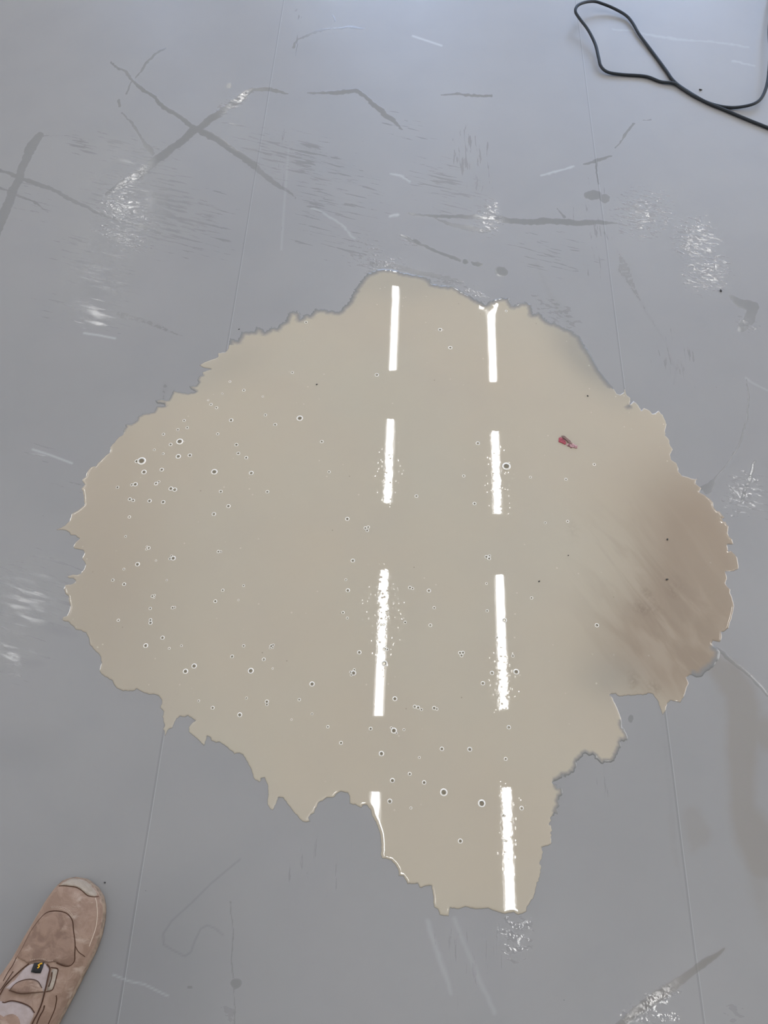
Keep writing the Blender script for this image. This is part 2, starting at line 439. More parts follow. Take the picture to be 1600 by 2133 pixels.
nx, ny = len(gx), len(gy)
idx = np.arange(nx * ny).reshape(ny, nx)
F = np.stack([idx[:-1, :-1], idx[:-1, 1:], idx[1:, 1:], idx[1:, :-1]], -1).reshape(-1, 4)
me = mesh_np('floor', np.stack([X, Y, np.zeros_like(X)], -1).reshape(-1, 3), F)
for k, v in (('wet', wet), ('drops', drops), ('smear', smear), ('smear2', smear2), ('brown', brown), ('mark', mark), ('scratch', scratch)):
    attr(me, k, v)

m, nt, out = new_mat('grey_vinyl_floor'); t = NT(nt)
geo = t.n('ShaderNodeTexCoord').outputs['Object']
rot = t.n('ShaderNodeMapping', {0: geo, 2: (0, 0, YAW)}).outputs[0]     # x: across the seams
sx = t.n('ShaderNodeSeparateXYZ', {0: rot}).outputs[0]
p1 = at(343, 1520); p2 = at(1300, 800)
s1 = ab(p1[0], p1[1])[0]; s2 = ab(p2[0], p2[1])[0]; PER = s2 - s1
wig = t.math('MULTIPLY', t.math('SUBTRACT', t.noise(geo, 3.0, 1), .5), .004)
frac = t.math('WRAP', t.math('ADD', t.math('SUBTRACT', sx, s1), wig), -PER / 2, PER / 2)
fabs = t.math('ABSOLUTE', t.math('SUBTRACT', frac, .0013))
seam_l = t.ramp(fabs, .0004, .0012, 1, 0)
fabs2 = t.math('ABSOLUTE', t.math('ADD', frac, .0012))
seam_d = t.ramp(fabs2, .0010, .0026, 1, 0)
n_big = t.noise(geo, 1.3, 3); n_mid = t.noise(geo, 7, 4); n_fine = t.noise(geo, 90, 4); n_hi = t.noise(geo, 260, 3)
d1 = math.radians(-17)
streak = t.noise(t.stretch(geo, d1, 12, 100), 1.0, 5, .6, .3)
streak_f = t.noise(t.stretch(geo, d1, 35, 420), 1.0, 4, .6, .3)
streak2 = t.noise(t.stretch(geo, math.radians(88), 10, 90), 1.0, 5, .6, .3)
wetm = t.ramp(t.math('ADD', t.attr('wet'), t.math('MULTIPLY', t.math('SUBTRACT', n_fine, .5), .3)), .12, .55)
wetv = t.math('MULTIPLY', wetm, t.ramp(t.attr('wet'), 0, 1, .25, 1, False))
sm1 = t.math('MULTIPLY', t.ramp(t.attr('smear'), 0, .2), t.ramp(t.math('ADD', t.math('MULTIPLY', t.attr('smear'), .5), t.math('MULTIPLY', t.math('SUBTRACT', streak, .5), 2.0)), .20, .60))
sm2 = t.math('MULTIPLY', t.ramp(t.attr('smear2'), 0, .2), t.ramp(t.math('ADD', t.math('MULTIPLY', t.attr('smear2'), .5), t.math('MULTIPLY', t.math('SUBTRACT', streak2, .5), 2.0)), .25, .65))
sm = t.math('MAXIMUM', sm1, sm2)
vor = t.n('ShaderNodeTexVoronoi', {'Vector': t.stretch(geo, d1, 1, 1.5), 'Scale': 115, 'Randomness': 1}).outputs['Distance']
dr = t.math('MULTIPLY', t.ramp(t.attr('drops'), .0, .15), t.ramp(t.math('ADD', t.math('MULTIPLY', t.attr('drops'), .55), t.math('MULTIPLY', t.math('SUBTRACT', t.noise(t.stretch(geo, d1, 45, 100), 1, 3), .5), 2.4)), .22, .36))
base = t.mix(t.ramp(n_big, .3, .7), (.273, .267, .262), (.300, .294, .286))
base = t.mix(t.math('MULTIPLY', t.ramp(n_mid, .42, .72), .12), base, (.22, .225, .235))
base = t.mix(t.math('MULTIPLY', seam_d, .30), base, (.12, .12, .125))
base = t.mix(t.math('MULTIPLY', seam_l, .38), base, (.44, .44, .44))
base = t.mix(t.math('MULTIPLY', sm, .28), base, (.205, .207, .210))
base = t.mix(t.math('MULTIPLY', wetv, .40), base, (.165, .165, .155))
brn = t.ramp(t.math('ADD', t.attr('brown'), t.math('MULTIPLY', t.math('SUBTRACT', n_mid, .5), .5)), .1, .8)
base = t.mix(t.math('MULTIPLY', brn, .60), base, (.236, .210, .182))
base = t.mix(t.math('MULTIPLY', t.attr('mark'), .45), base, (.10, .10, .11))
base = t.mix(t.math('MULTIPLY', t.attr('scratch'), .55), base, (.62, .62, .64))
spec = t.ramp(t.n('ShaderNodeTexVoronoi', {'Vector': geo, 'Scale': 14}).outputs['Distance'], .010, .018, 1, 0)
base = t.mix(t.math('MULTIPLY', spec, .5), base, (.10, .10, .10))
film = t.math('MAXIMUM', t.math('MAXIMUM', wetv, dr), t.math('MULTIPLY', sm, .75), clamp=True)
rough = t.ramp(t.math('MAXIMUM', t.math('MAXIMUM', t.math('MULTIPLY', wetv, .93), dr), t.math('MULTIPLY', sm, .84)), 0, 1, .40, .025, False)
rough = t.math('MULTIPLY', rough, t.ramp(n_big, .3, .7, 1.06, .94))
h = t.math('MULTIPLY', t.math('SUBTRACT', 1.0, t.math('MULTIPLY', vor, 1.4), clamp=True), t.math('MULTIPLY', dr, .00022))
h = t.math('ADD', h, t.math('MULTIPLY', t.math('MULTIPLY', streak_f, t.math('MAXIMUM', sm, t.math('MULTIPLY', dr, .6))), .00012))
h = t.math('ADD', h, t.math('MULTIPLY', t.math('MULTIPLY', n_hi, wetv), .00006))
h = t.math('ADD', h, t.math('MULTIPLY', wetv, .00014))
h = t.math('ADD', h, t.math('MULTIPLY', seam_l, .00015))
h = t.math('ADD', h, t.math('MULTIPLY', n_fine, .00006))
bp = t.n('ShaderNodeBump', {'Height': h, 'Distance': 1.0, 'Strength': 1.0})
b = t.n('ShaderNodeBsdfPrincipled', {'Base Color': base, 'Roughness': rough, 'Specular IOR Level': .5, 'Normal': bp.outputs[0]})
nt.links.new(b.outputs[0], out.inputs[0])
floor = link('floor', me, m); tag(floor, kind='structure')

# ================================================================== PUDDLE
OUT = """785,562 810,561 827,564 842,570 875,575 897,582 900,592 925,595 945,596 955,602 967,610 985,620 997,627 1012,634 1022,626 1042,621 1060,620 1067,637 1077,635
1092,628 1107,635 1110,655 1122,650 1130,660 1145,672 1157,672 1172,682 1187,687 1207,700 1215,716 1225,730 1235,747 1247,770 1262,790 1280,811 1285,820 1292,822 1299,817 1301,807
1307,824 1314,830 1311,845 1320,835 1328,842 1336,855 1341,849 1353,855 1359,862 1364,861 1372,855 1382,866 1389,884 1386,895 1386,907 1392,913 1397,929 1402,937
1396,947 1399,958 1409,964 1413,974 1413,981 1420,990 1435,994 1448,998 1455,994 1450,1001 1450,1008 1461,1017 1457,1025 1470,1032 1480,1040 1486,1048
1487,1056 1493,1064 1499,1065 1510,1079 1504,1081 1507,1086 1511,1086 1518,1097 1516,1110 1518,1115 1525,1123 1528,1134 1515,1134 1517,1148 1522,1146 1531,1155 1535,1160 1539,1178 1538,1186 1529,1190
1511,1191 1513,1197 1515,1207 1511,1215 1514,1220 1522,1229 1521,1236 1526,1247 1530,1263 1528,1272 1525,1287 1520,1298 1518,1309 1510,1315 1502,1317 1504,1326 1502,1334
1499,1338 1485,1335 1483,1340 1487,1346 1494,1350 1500,1358 1498,1372 1487,1388 1470,1400 1461,1410 1450,1411 1437,1406 1430,1412 1435,1424 1431,1432 1425,1452 1417,1464 1397,1459 1390,1465
1387,1480 1381,1490 1375,1475 1370,1460 1360,1446 1350,1444 1347,1447 1312,1449 1290,1451 1282,1445 1270,1447 1275,1452 1287,1477 1295,1500 1296,1515 1305,1527 1307,1542 1292,1547 1294,1553
1287,1567 1280,1585 1252,1591 1244,1582 1235,1572 1215,1571 1202,1585 1197,1607 1180,1615 1160,1626 1150,1630 1160,1634 1172,1647 1165,1665 1162,1690 1150,1700 1144,1717 1149,1725 1150,1740
1145,1760 1129,1765 1130,1780 1125,1822 1117,1848 1115,1860 1107,1875 1098,1889 1097,1899 1080,1906 1070,1900 1062,1902 1047,1903 1040,1901 1025,1896 1017,1892 990,1894 970,1889 955,1894
938,1891 935,1909 916,1906 912,1894 904,1890 901,1860 899,1845 887,1846 874,1849 870,1840 849,1842 846,1835 840,1825 830,1825 830,1815 824,1802 815,1792 805,1789 796,1789 793,1780
794,1760 791,1735 783,1712 775,1700 772,1686 764,1677 757,1677 753,1683 740,1676 728,1674 728,1658 724,1652 710,1649 700,1655 693,1662 681,1662 672,1669 664,1672 661,1680 657,1685 655,1694
648,1697 643,1703 647,1712 638,1713 630,1711 624,1706 612,1692 598,1674 590,1662 580,1661 576,1674 568,1688 564,1686 557,1676 558,1660 558,1638 555,1630 551,1620 545,1621 543,1627 540,1630
529,1622 524,1605 516,1589 506,1572 499,1569 488,1571 467,1552 457,1546 450,1547 440,1543 438,1536 432,1533 428,1545 425,1554 415,1543 393,1524 393,1515 399,1507 407,1501 392,1491 385,1494 375,1492
366,1501 361,1512 360,1516 349,1522 346,1530 343,1534 342,1522 339,1519 343,1512 340,1501 338,1493 341,1482 334,1475 337,1466 337,1459 331,1450 323,1447 308,1446 297,1442 285,1435 276,1440
257,1440 248,1436 240,1430 234,1418 222,1411 212,1405 207,1398 212,1380 208,1366 199,1357 187,1343 185,1329 179,1318 165,1313 158,1312 154,1306 147,1301 142,1295 133,1294 129,1291
132,1285 139,1283 145,1272 146,1261 143,1251 142,1241 138,1239 133,1227 136,1218 143,1217 151,1216 156,1213 158,1209 153,1205 145,1205 141,1203 141,1200 154,1196 161,1197 168,1195 176,1185
179,1176 176,1170 171,1165 172,1161 176,1152 174,1147 170,1146 161,1144 154,1142 153,1139 156,1132 166,1122 156,1115 147,1115 144,1109 136,1105 126,1104 118,1105 118,1103 125,1100 135,1095 146,1084 149,1071 164,1062
176,1052 174,1036 173,1024 169,1018 177,1010 171,1001 173,997 179,993 183,981 189,973 200,971 204,964 229,942 230,931 248,910 256,906 258,902 257,897 262,890 261,885 265,883
274,883 285,876 287,869 297,862 321,858 327,846 343,846 342,842 327,840 323,834 338,831 352,833 362,812 374,816 393,819 408,816 398,811 394,804 409,803 414,797 411,791 415,784 422,781
422,775 440,769 424,766 415,761 427,754 440,749 454,744 454,735 469,734 475,727 480,704 496,710 500,702 502,691 522,690 530,691 535,680 547,685 552,692 565,680
577,684 582,676 595,670 602,652 621,647 625,652 626,665 631,657 639,654 646,657 655,644 682,645 705,650 722,635 735,612 747,592 765,570"""
outpx = [tuple(map(float, p.split(','))) for p in OUT.split()]
outw = np.array([at(u, v)[:2] for u, v in outpx])
# resample the shoreline and give it fine fractal detail
pts = []
for i in range(len(outw)):
    p, q = outw[i], outw[(i + 1) % len(outw)]
    px = outpx[i]
    L = np.linalg.norm(q - p); n = max(1, int(L / .0035)); nrm = np.array([q[1] - p[1], p[0] - q[0]]) / (L + 1e-9)
    rag = .0016 if (px[1] < 720 or (px[0] > 1100 and px[1] > 1500)) else .0005
    for k in range(n):
        s = p + (q - p) * k / n
        if k: s = s + nrm * rng.normal() * rag
        pts.append(s)
bd = np.array(pts); nb = len(bd)
if np.sum(bd[:, 0] * np.roll(bd[:, 1], -1) - np.roll(bd[:, 0], -1) * bd[:, 1]) < 0: bd = bd[::-1]
A, B = bd, np.roll(bd, -1, 0)
def dist_in(Q):
    """distance to the shoreline, positive inside"""
    res = np.empty(len(Q))
    d = B - A; LL = (d ** 2).sum(1) + 1e-12
    for s in range(0, len(Q), 2000):
        q = Q[s:s+2000, None, :]
        tt = np.clip(((q - A) * d).sum(-1) / LL, 0, 1)
        dd = np.sqrt((((A + tt[..., None] * d) - q) ** 2).sum(-1)).min(1)
        yy = q[..., 1]; cond = (A[:, 1] > yy) != (B[:, 1] > yy)
        xi = A[:, 0] + (yy - A[:, 1]) / np.where(d[:, 1] == 0, 1e-12, d[:, 1]) * d[:, 0]
        ins = ((cond & (q[..., 0] < xi)).sum(1) % 2) == 1
        res[s:s+2000] = np.where(ins, dd, -dd)
    return res
ex, ey = np.meshgrid(np.arange(bd[:, 0].min(), bd[:, 0].max(), .006), np.arange(bd[:, 1].min(), bd[:, 1].max(), .006))
E = np.stack([ex.ravel(), ey.ravel()], 1)
dE = dist_in(E)
ixy = (np.round((E - E[0]) / .006)).astype(int)
coarse = (ixy[:, 0] % 3 == 0) & (ixy[:, 1] % 3 == 0)
keep = (dE > .020) & ((dE < .03) | coarse)
band = []
OFFS = (.0005, .0011, .0017, .0024, .0036, .0056, .008, .0108, .014, .0175)
nrmB = np.stack([-(B - A)[:, 1], (B - A)[:, 0]], 1); nrmB /= np.linalg.norm(nrmB, axis=1)[:, None] + 1e-9
nrmV = nrmB + np.roll(nrmB, 1, 0); nrmV /= np.linalg.norm(nrmV, axis=1)[:, None] + 1e-9
for off in OFFS:
    band.append(bd + nrmV * off + rng.normal(size=bd.shape) * .00005)
band = np.concatenate(band); dB = dist_in(band)
offs = np.repeat(OFFS, nb)
band = band[dB > offs * .75]
Q = np.concatenate([bd, band, E[keep]])
vs, es, fs, _, _, _ = delaunay_2d_cdt([Vector(q) for q in Q], [(i, (i + 1) % nb) for i in range(nb)], [], 1, 1e-6)
vs = np.array([(v.x, v.y) for v in vs]); fs = np.array(fs)
dV = np.maximum(dist_in(vs), 0)
PU, PV = to_px(vs[:, 0], vs[:, 1])
S0, W0, L0 = .47, .0017, .0008
hgt = np.where(dV < W0, S0 * dV, S0 * W0 + S0 * L0 * (1 - np.exp(-(dV - W0) / L0)))
flat_ = np.clip((760 - PV) / 60, 0, 1) * .6
hgt = hgt * (1 - flat_ * np.exp(-dV / .02)) 
soft = np.full(len(vs), .0016)
soft = np.where(PV < 720, .020, soft)
soft = np.where((PU > 1150) & (PV > 1500), .012, soft)
soft = np.where((PU > 1180) & (PU < 1310) & (PV < 810), .022, soft)
soft = np.where((PU < 440) & (PU > 250) & (PV < 900) & (PV > 780), .010, soft)
soft = np.where((PU > 1440) & (PV > 1340), .020, soft)
murk = np.clip(dV / soft, 0, 1); murk = murk * murk * (3 - 2 * murk)
def g(u, v, ru, rv, ang=0):
    c, s = math.cos(math.radians(ang)), math.sin(math.radians(ang))
    a = ((PU - u) * c + (PV - v) * s) / ru; b_ = (-(PU - u) * s + (PV - v) * c) / rv
    return np.exp(-(a * a + b_ * b_))
silt = np.clip(g(1470, 1230, 130, 230) + .8 * g(1400, 1330, 130, 130) + .45 * g(1400, 1060, 130, 110) + .25 * g(1300, 1350, 120, 90), 0, 1)
flow = np.clip(g(1390, 1300, 110, 190, -28) * 1.3, 0, 1)
clump = np.clip(g(1354, 1242, 13, 7, 25) + g(1341, 1268, 9, 13, -20) + g(1364, 1268, 8, 5) + g(1405, 1225, 7, 16, 25) + .7 * g(1462, 1234, 8, 5, 30) + .6 * g(1320, 1265, 6, 4)
                + .6 * g(1319, 1420, 9, 16) + .7 * g(1362, 1432, 16, 10, 40) + .5 * g(1198, 1100, 6, 14), 0, 1)
left_dark = np.clip(g(190, 1230, 190, 420), 0, 1)  # water colour grows darker and browner towards the left side
ripple = np.clip(g(800, 1250, 40, 90) * 1.2 + g(815, 990, 35, 60) * .6 + g(1045, 1430, 35, 60) * .8 + g(1050, 1720, 40, 90) * .5 + g(1040, 1010, 30, 70) * .6, 0, 1)
shoal = np.clip(1.2 * g(1225, 745, 105, 42, 47) + g(1270, 1410, 70, 50) * .6 + .5 * g(850, 590, 150, 40) + .4 * g(480, 760, 90, 40, -25), 0, 1)
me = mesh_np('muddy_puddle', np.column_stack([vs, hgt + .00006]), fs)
for k, v in (('murk', murk), ('silt', silt), ('flow', flow), ('ripple', ripple), ('shoal', shoal), ('clump', clump), ('left_dark', left_dark)): attr(me, k, v)
m, nt, out = new_mat('muddy_water'); t = NT(nt)
geo = t.n('ShaderNodeTexCoord').outputs['Object']
nb_ = t.noise(geo, 1.6, 3); nm_ = t.noise(geo, 5, 4)
fl = t.noise(t.stretch(geo, math.radians(-58), 4.2, 15), 1, 4, .5, 1.6)
c = t.mix(t.ramp(nb_, .3, .7), (.490, .428, .330), (.476, .434, .342))
c = t.mix(t.math('MULTIPLY', t.ramp(nm_, .4, .75), .25), c, (.44, .385, .315))
c = t.mix(t.math('MULTIPLY', t.attr('silt'), .85), c, (.315, .245, .180))
c = t.mix(t.math('MULTIPLY', t.math('MULTIPLY', t.attr('flow'), t.ramp(fl, .42, .66)), .42), c, (.25, .195, .145))
c = t.mix(t.math('MULTIPLY', t.math('MULTIPLY', t.attr('flow'), t.ramp(fl, .52, .36)), .35), c, (.42, .355, .275))
c = t.mix(t.math('MULTIPLY', t.attr('shoal'), .55), c, (.27, .262, .235))
c = t.mix(t.math('MULTIPLY', t.attr('left_dark'), .55), c, (.37, .31, .245))
c = t.mix(t.math('MULTIPLY', t.math('MULTIPLY', t.attr('clump'), t.ramp(t.noise(geo, 130, 3), .3, .6)), .6), c, (.17, .13, .095))
speck = t.ramp(t.n('ShaderNodeTexVoronoi', {'Vector': geo, 'Scale': 38}).outputs['Distance'], .04, .10, 1, 0)
spm = t.ramp(t.noise(geo, 4.5, 2), .46, .60)
c = t.mix(t.math('MULTIPLY', t.math('MULTIPLY', speck, spm), .45), c, (.72, .66, .55))
grit = t.ramp(t.n('ShaderNodeTexVoronoi', {'Vector': geo, 'Scale': 17}).outputs['Distance'], .018, .03, 1, 0)
c = t.mix(t.math('MULTIPLY', grit, .4), c, (.12, .10, .07))
hh = t.math('MULTIPLY', t.noise(geo, 18, 2), .000006)
pit = t.ramp(t.n('ShaderNodeTexVoronoi', {'Vector': geo, 'Scale': 95}).outputs['Distance'], .0, .26, 1, 0)
hh = t.math('ADD', hh, t.math('MULTIPLY', t.math('MULTIPLY', pit, t.attr('ripple')), .00013))
hh = t.math('ADD', hh, t.math('MULTIPLY', t.math('MULTIPLY', t.noise(geo, 75, 2), t.ramp(t.attr('ripple'), 0, 1, .15, 1)), .00004))
bp = t.n('ShaderNodeBump', {'Height': hh, 'Distance': 1.0, 'Strength': 1.0})
edge = t.ramp(t.math('ADD', t.attr('murk'), t.math('MULTIPLY', t.math('SUBTRACT', t.noise(geo, 120, 3), .5), .35)), .05, .95)
c = t.mix(t.math('MAXIMUM', t.attr('murk'), edge), (.222, .222, .218), c)     # thin water lets the grey floor show
body = t.n('ShaderNodeBsdfDiffuse', {'Color': c})

gl = t.n('ShaderNodeBsdfGlossy', {'Color': (1, 1, 1, 1), 'Roughness': .002, 'Normal': bp.outputs[0]})
fr = t.n('ShaderNodeFresnel', {'IOR': 1.50, 'Normal': bp.outputs[0]})
mx2 = t.n('ShaderNodeMixShader', {0: fr.outputs[0], 1: body.outputs[0], 2: gl.outputs[0]})
nt.links.new(mx2.outputs[0], out.inputs[0])
M_water = m
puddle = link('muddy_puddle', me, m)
tag(puddle, 'wide beige muddy puddle with a ragged edge, lying across the grey floor', 'puddle')
WZ = .0012

# ================================================================== FOAM BUBBLES
BUB = """637.5,671.5,3 609,776,3 624.5,871.5,6 508,813,3 547.5,826,2 439.5,842.5,3 451,849.5,3 433.5,833.5,2 463,820,2 479,795,2.5 481.5,875.5,4 553,864.5,3 573.5,884.5,3.5
670.5,920,3.5 685.5,983,3 453.5,904,3 390,891,3 370.5,895,3 383.5,876,3 340.5,904.5,3 374.5,920,6.5 355.5,926,3.5 371.5,951,5 395.5,948.5,4 340,945,2.5 321.5,937,2.5
492.5,926.5,3.5 496.5,944.5,3.5 513,953.5,3.5 295,960.5,8 285,961,4 300,983.5,5 337,978.5,4 446.5,983,6 523.5,985.5,4.5 282,1009,4.5 274.5,1010,3 325,1007.5,3.8 331,1003.5,2.6
356,1018,4.5 364,1020,4.5 245,1015,3 270.5,1040,3.6 277.5,1042.5,3.3 311.5,1043.5,4 340,1046,4 460,1024,3.5 557,1024.5,3.5 476,1054.5,4 445.5,1071,4 269.5,1077,3 723.5,1081,4
761,1100,3.2 767,1098,3.2 765,1105,3.2 785,781,4 305,1144,2.4 310,1141.5,3.4 306,1138.5,2 361,1163,4.8 354,1164,2.8 357,1158,2.4 286.5,1175.5,4.5 325,1167.5,2 258,1185.5,2.5
261.5,1117.5,2.5 455,1149,3.2 460,1149,2.4 735,1168,4 724.5,1230,4 720.5,1207.5,2.5 258.5,1217,3.5 235,1208.5,3 317.5,1242,3.2 322,1240,2.4 321,1245,2 359.5,1266,3.2 364,1265,2.4
313,1267.5,3 313.5,1291.5,3.2 313.5,1297.5,3.8 246.5,1292,3 347.5,1208.5,2 464,1229.5,3 448.5,1252.5,3.5 507.5,1220,2.5 496.5,1250,2 338.5,1328.5,4 303.5,1345,4.5 378,1345,2.5
352.5,1350.5,2.5 483.5,1367.5,3.5 507.5,1345.5,3 549.5,1373.5,3.5 565,1346,3.2 569,1343.5,2.6 563,1350,2.4 568,1349,2.2 404.5,1387.5,5 386.5,1398.5,5 522.5,1397.5,5.5 650,1425,5
736.5,1402,5 730.5,1400,2.6 732,1406,2.6 738,1395,2.6 748.5,1359,4 556,1461.5,3.8 556,1467.5,2.8 513.5,1454,2.5 443,1474.5,3.5 499.5,1489,4.5 650,1487,2.5 683,1514,3 710.5,1547.5,3.5
607.5,1499,2 623.5,1457.5,3 714.5,1276,3 723.5,1287.5,2.5 414,1460,2.5 568,1392.5,2 854,1224,3.4 859.5,1226,2.8 893.5,1230.5,4 904.5,1266,3 896.5,1302.5,3.5 844,1296.5,3
958.5,1360,3.6 964.5,1359.5,3.4 961.5,1365.5,3.4 822.5,1455.5,4.5 904.5,1475,3.8 910,1477,3 864,1472,3.6 871,1474,3.6 878,1478,2.8 820.5,1522,5.6 815,1516,2.4 826,1527,2.4 841.5,1520,2.5
1051,1292,4.5 1013.5,1215.5,2.5 1015,1272.5,3 1068.5,1366.5,3 1075.5,1399.5,5.5 1025,1402,4 1006,1423.5,4 1107.5,1245.5,3 1243.5,1302.5,4 1013.5,1160,3.4 1019,1163.5,3.4 1020,1157.5,2.6
1060,1515,4 920.5,1560,4 978.5,1561,4.5 873.5,1578,2.5 1053.5,1581,3.5 853.5,1612,3.5 817.5,1626,4.5 883.5,1630,4 801,1352,4.2 807,1353,2.8 801,1382,5.6 1035.5,1328,2.5 794,1301,3 800,1301,3
924.5,1650.5,7 1003.5,1673.5,7 959,1752,4.5 1086.5,1683.5,4 812,1669,4.5 856,1683,2.5 794.6,1570,5 772,1518,3.5 917,687,4 938,724.5,4 995.5,923.5,4 1105,994,2.5 1179,998.5,3 1238,967.5,3
966,991.5,3 988.5,1049,3.5 867.5,1033.5,3.5 1136,1089,2.5 1182.5,1086,3 1055,971.5,8 1054.5,648,2.5 1048,1698,3 1050,1750,3"""
bub = [tuple(map(float, p.split(','))) for p in BUB.split()]
BIG = {(295,960.5): 'largest foam bubble near the upper left shore of the muddy puddle',
       (374.5,920): 'large foam bubble up and right of the largest bubble, upper left of the puddle',
       (446.5,983): 'single round foam bubble standing alone in the left third of the puddle',
       (624.5,871.5): 'single round foam bubble in the upper middle of the puddle, left of the light strips',
       (1055,971.5): 'widest pale bubble touching the right edge of a light reflection, left of the red scrap',
       (924.5,1650.5): 'large ringed bubble between the two lowest light reflections',
       (1003.5,1673.5): 'large ringed bubble just left of the lowest right light reflection',
       (736.5,1402): 'large foam bubble with small ones around it, left of the long lower left light reflection',
       (820.5,1522): 'foam bubble just below the end of the long left light reflection',
       (522.5,1397.5): 'single round foam bubble in the lower left half of the puddle',
       (801,1382): 'dark round bubble on the long left light reflection, lower of the pair',
       (801,1352): 'dark round bubble on the long left light reflection, upper of the pair',
       (1243.5,1302.5): 'lone foam bubble in the right half of the puddle beside the brown silt',
       (1075.5,1399.5): 'crescent bubble just right of the long right light reflection'}
M_foam = simple('foam_rim', (.90, .87, .80), .2, .8)
m, nt, out = new_mat('bubble_film'); t = NT(nt)
tr = t.n('ShaderNodeBsdfTransparent', {'Color': (.74, .73, .70, 1)})  # darkened tint stands in for the dark reflection in each bubble's middle
gl = t.n('ShaderNodeBsdfGlossy', {'Color': (1, 1, 1, 1), 'Roughness': .02})
fr = t.n('ShaderNodeFresnel', {'IOR': 1.25})
mx = t.n('ShaderNodeMixShader', {0: fr.outputs[0], 1: tr.outputs[0], 2: gl.outputs[0]})
nt.links.new(mx.outputs[0], out.inputs[0]); M_film = m
def bubble_mesh():
    """unit bubble: a rounded foam rim of radius 1 and a low dome of film over it"""
    V_, F_, mi = [], [], []
    seg, rs = 20, 7
    for i in range(seg):
        a = 2 * math.pi * i / seg
        for k in range(rs):
            b = 2 * math.pi * k / rs
            r = .73 + .27 * math.cos(b)
            V_.append((r * math.cos(a), r * math.sin(a), .10 + .18 * math.sin(b)))
    for i in range(seg):
        for k in range(rs):
            F_.append((i*rs + k, ((i+1) % seg)*rs + k, ((i+1) % seg)*rs + (k+1) % rs, i*rs + (k+1) % rs)); mi.append(0)
    b0 = len(V_)
    for j, (r, z) in enumerate([(.66, .18), (.58, .36), (.42, .52), (.2, .60)]):
        for i in range(seg):
            a = 2 * math.pi * i / seg; V_.append((r * math.cos(a), r * math.sin(a), z))
    V_.append((0, 0, .62))
    for j in range(3):
        for i in range(seg):
            F_.append((b0 + j*seg + i, b0 + j*seg + (i+1) % seg, b0 + (j+1)*seg + (i+1) % seg, b0 + (j+1)*seg + i)); mi.append(1)
    for i in range(seg): F_.append((b0 + 3*seg + i, b0 + 3*seg + (i+1) % seg, len(V_) - 1)); mi.append(1)
    me = bpy.data.meshes.new('foam_bubble'); me.from_pydata(V_, [], F_)
    for p, q in zip(me.polygons, mi): p.material_index = q; p.use_smooth = True
    me.update(); return me
CU = [(250, 'far left edge'), (330, 'far left'), (430, 'left'), (530, 'inner left'), (700, 'centre left'), (790, 'area just left of left light row'),
      (850, 'area just right of left light row'), (930, 'centre'), (1000, 'area left of right light row'), (1100, 'right light row'), (1700, 'right part')]
RV = [(800, 'top'), (900, 'upper'), (960, 'upper-middle'), (1010, 'high-middle'), (1090, 'middle'), (1190, 'mid-height'), (1260, 'low-middle'), (1330, 'lower-middle'), (1420, 'lower'), (1540, 'low'), (2133, 'bottom')]
zones = {}
for b in bub:
    if b[:2] in BIG: continue
    cz = next(n for lim, n in CU if b[0] < lim); rz = next(n for lim, n in RV if b[1] < lim)
    zones.setdefault((cz, rz), []).append(b)
NUM = ['zero', 'one', 'two', 'three', 'four', 'five', 'six', 'seven', 'eight', 'nine', 'ten']
ORD = ['leftmost', 'second from left', 'third from left', 'fourth from left', 'fifth from left', 'sixth from left', 'seventh from left', 'eighth from left', 'ninth from left']
SMALL = {}
for (cz, rz), bs_ in zones.items():
    bs_.sort()
    side = 'left of the light reflections' if bs_[0][0] < 700 else ('around the light reflections' if bs_[0][0] < 1100 else 'right of the light reflections')
    for k, b in enumerate(bs_):
        if len(bs_) == 1: lab = 'lone small bubble, %s height, %s of the puddle' % (rz, cz)
        else: lab = '%s of %s small bubbles, %s height, %s of the puddle' % (ORD[k], NUM[len(bs_)], rz, cz)
        lab = lab.replace('mid-height height', 'half height').replace('area just', 'just').replace('area left', 'left')
        if 'just ' in lab or 'left of right' in lab: lab = lab.replace(' of the puddle', '')
        SMALL[b[:2]] = (lab, 'small foam bubbles ' + side)
bme = bubble_mesh(); bme.materials.append(M_foam); bme.materials.append(M_film)
for i, (u, v, r) in enumerate(bub):
    p = at(u, v, WZ)
    k = FPX / (p[1] * st + CAMH * ct)
    o = bpy.data.objects.new('foam_bubble', bme); COL.objects.link(o)
    R = r / k * 1.15
    o.location = (p[0], p[1], .00105); o.scale = (R, R, R * .55); o.rotation_euler = (0, 0, random.uniform(0, 6.28))
    if (u, v) in BIG: lab, grp = BIG[(u, v)], 'large foam bubbles on the puddle'
    else:
        lab, grp = SMALL[(u, v)]
    tag(o, lab, 'bubble', grp)

# ================================================================== CABLE
cab = [(1760,330,0),(1680,300,0),(1600,266,0),(1560,250,0),(1515,229,0),(1470,210,0),(1425,183,0),(1404,166,0),(1385,143,0),(1356,104,.0),(1332,72,.002),(1318,48,.003),(1304,32,.004),
       (1280,18,.008),(1256,8,.014),(1238,3,.020),(1218,5,.028),(1203,12,.034),(1199,24,.032),(1207,38,.026),(1225,62,.018),(1240,92,.013),(1247,120,.010),(1252,138,.006),(1266,150,.002),
       (1295,155,0),(1345,159,0),(1376,170,0),(1402,176,.001),(1418,186,.0005),(1445,203,0),(1480,219,0),(1515,226,0),(1548,222,.003),(1575,214,.008),(1590,198,.013),(1600,165,.02),(1604,110,.02),(1603,50,.016),(1615,-40,.006),(1650,-120,0)]
CR = .0049
pw = []
for i, (u, v, z) in enumerate(cab):
    p = at(u, v, CR + z)
    if 28 <= i <= 32: p = p + np.array([.0046, .0054, 0])       # lies beside the first run
    if i in (4, 5, 6, 7): p = p + np.array([-.003, -.003, 0])
    pw.append(p)
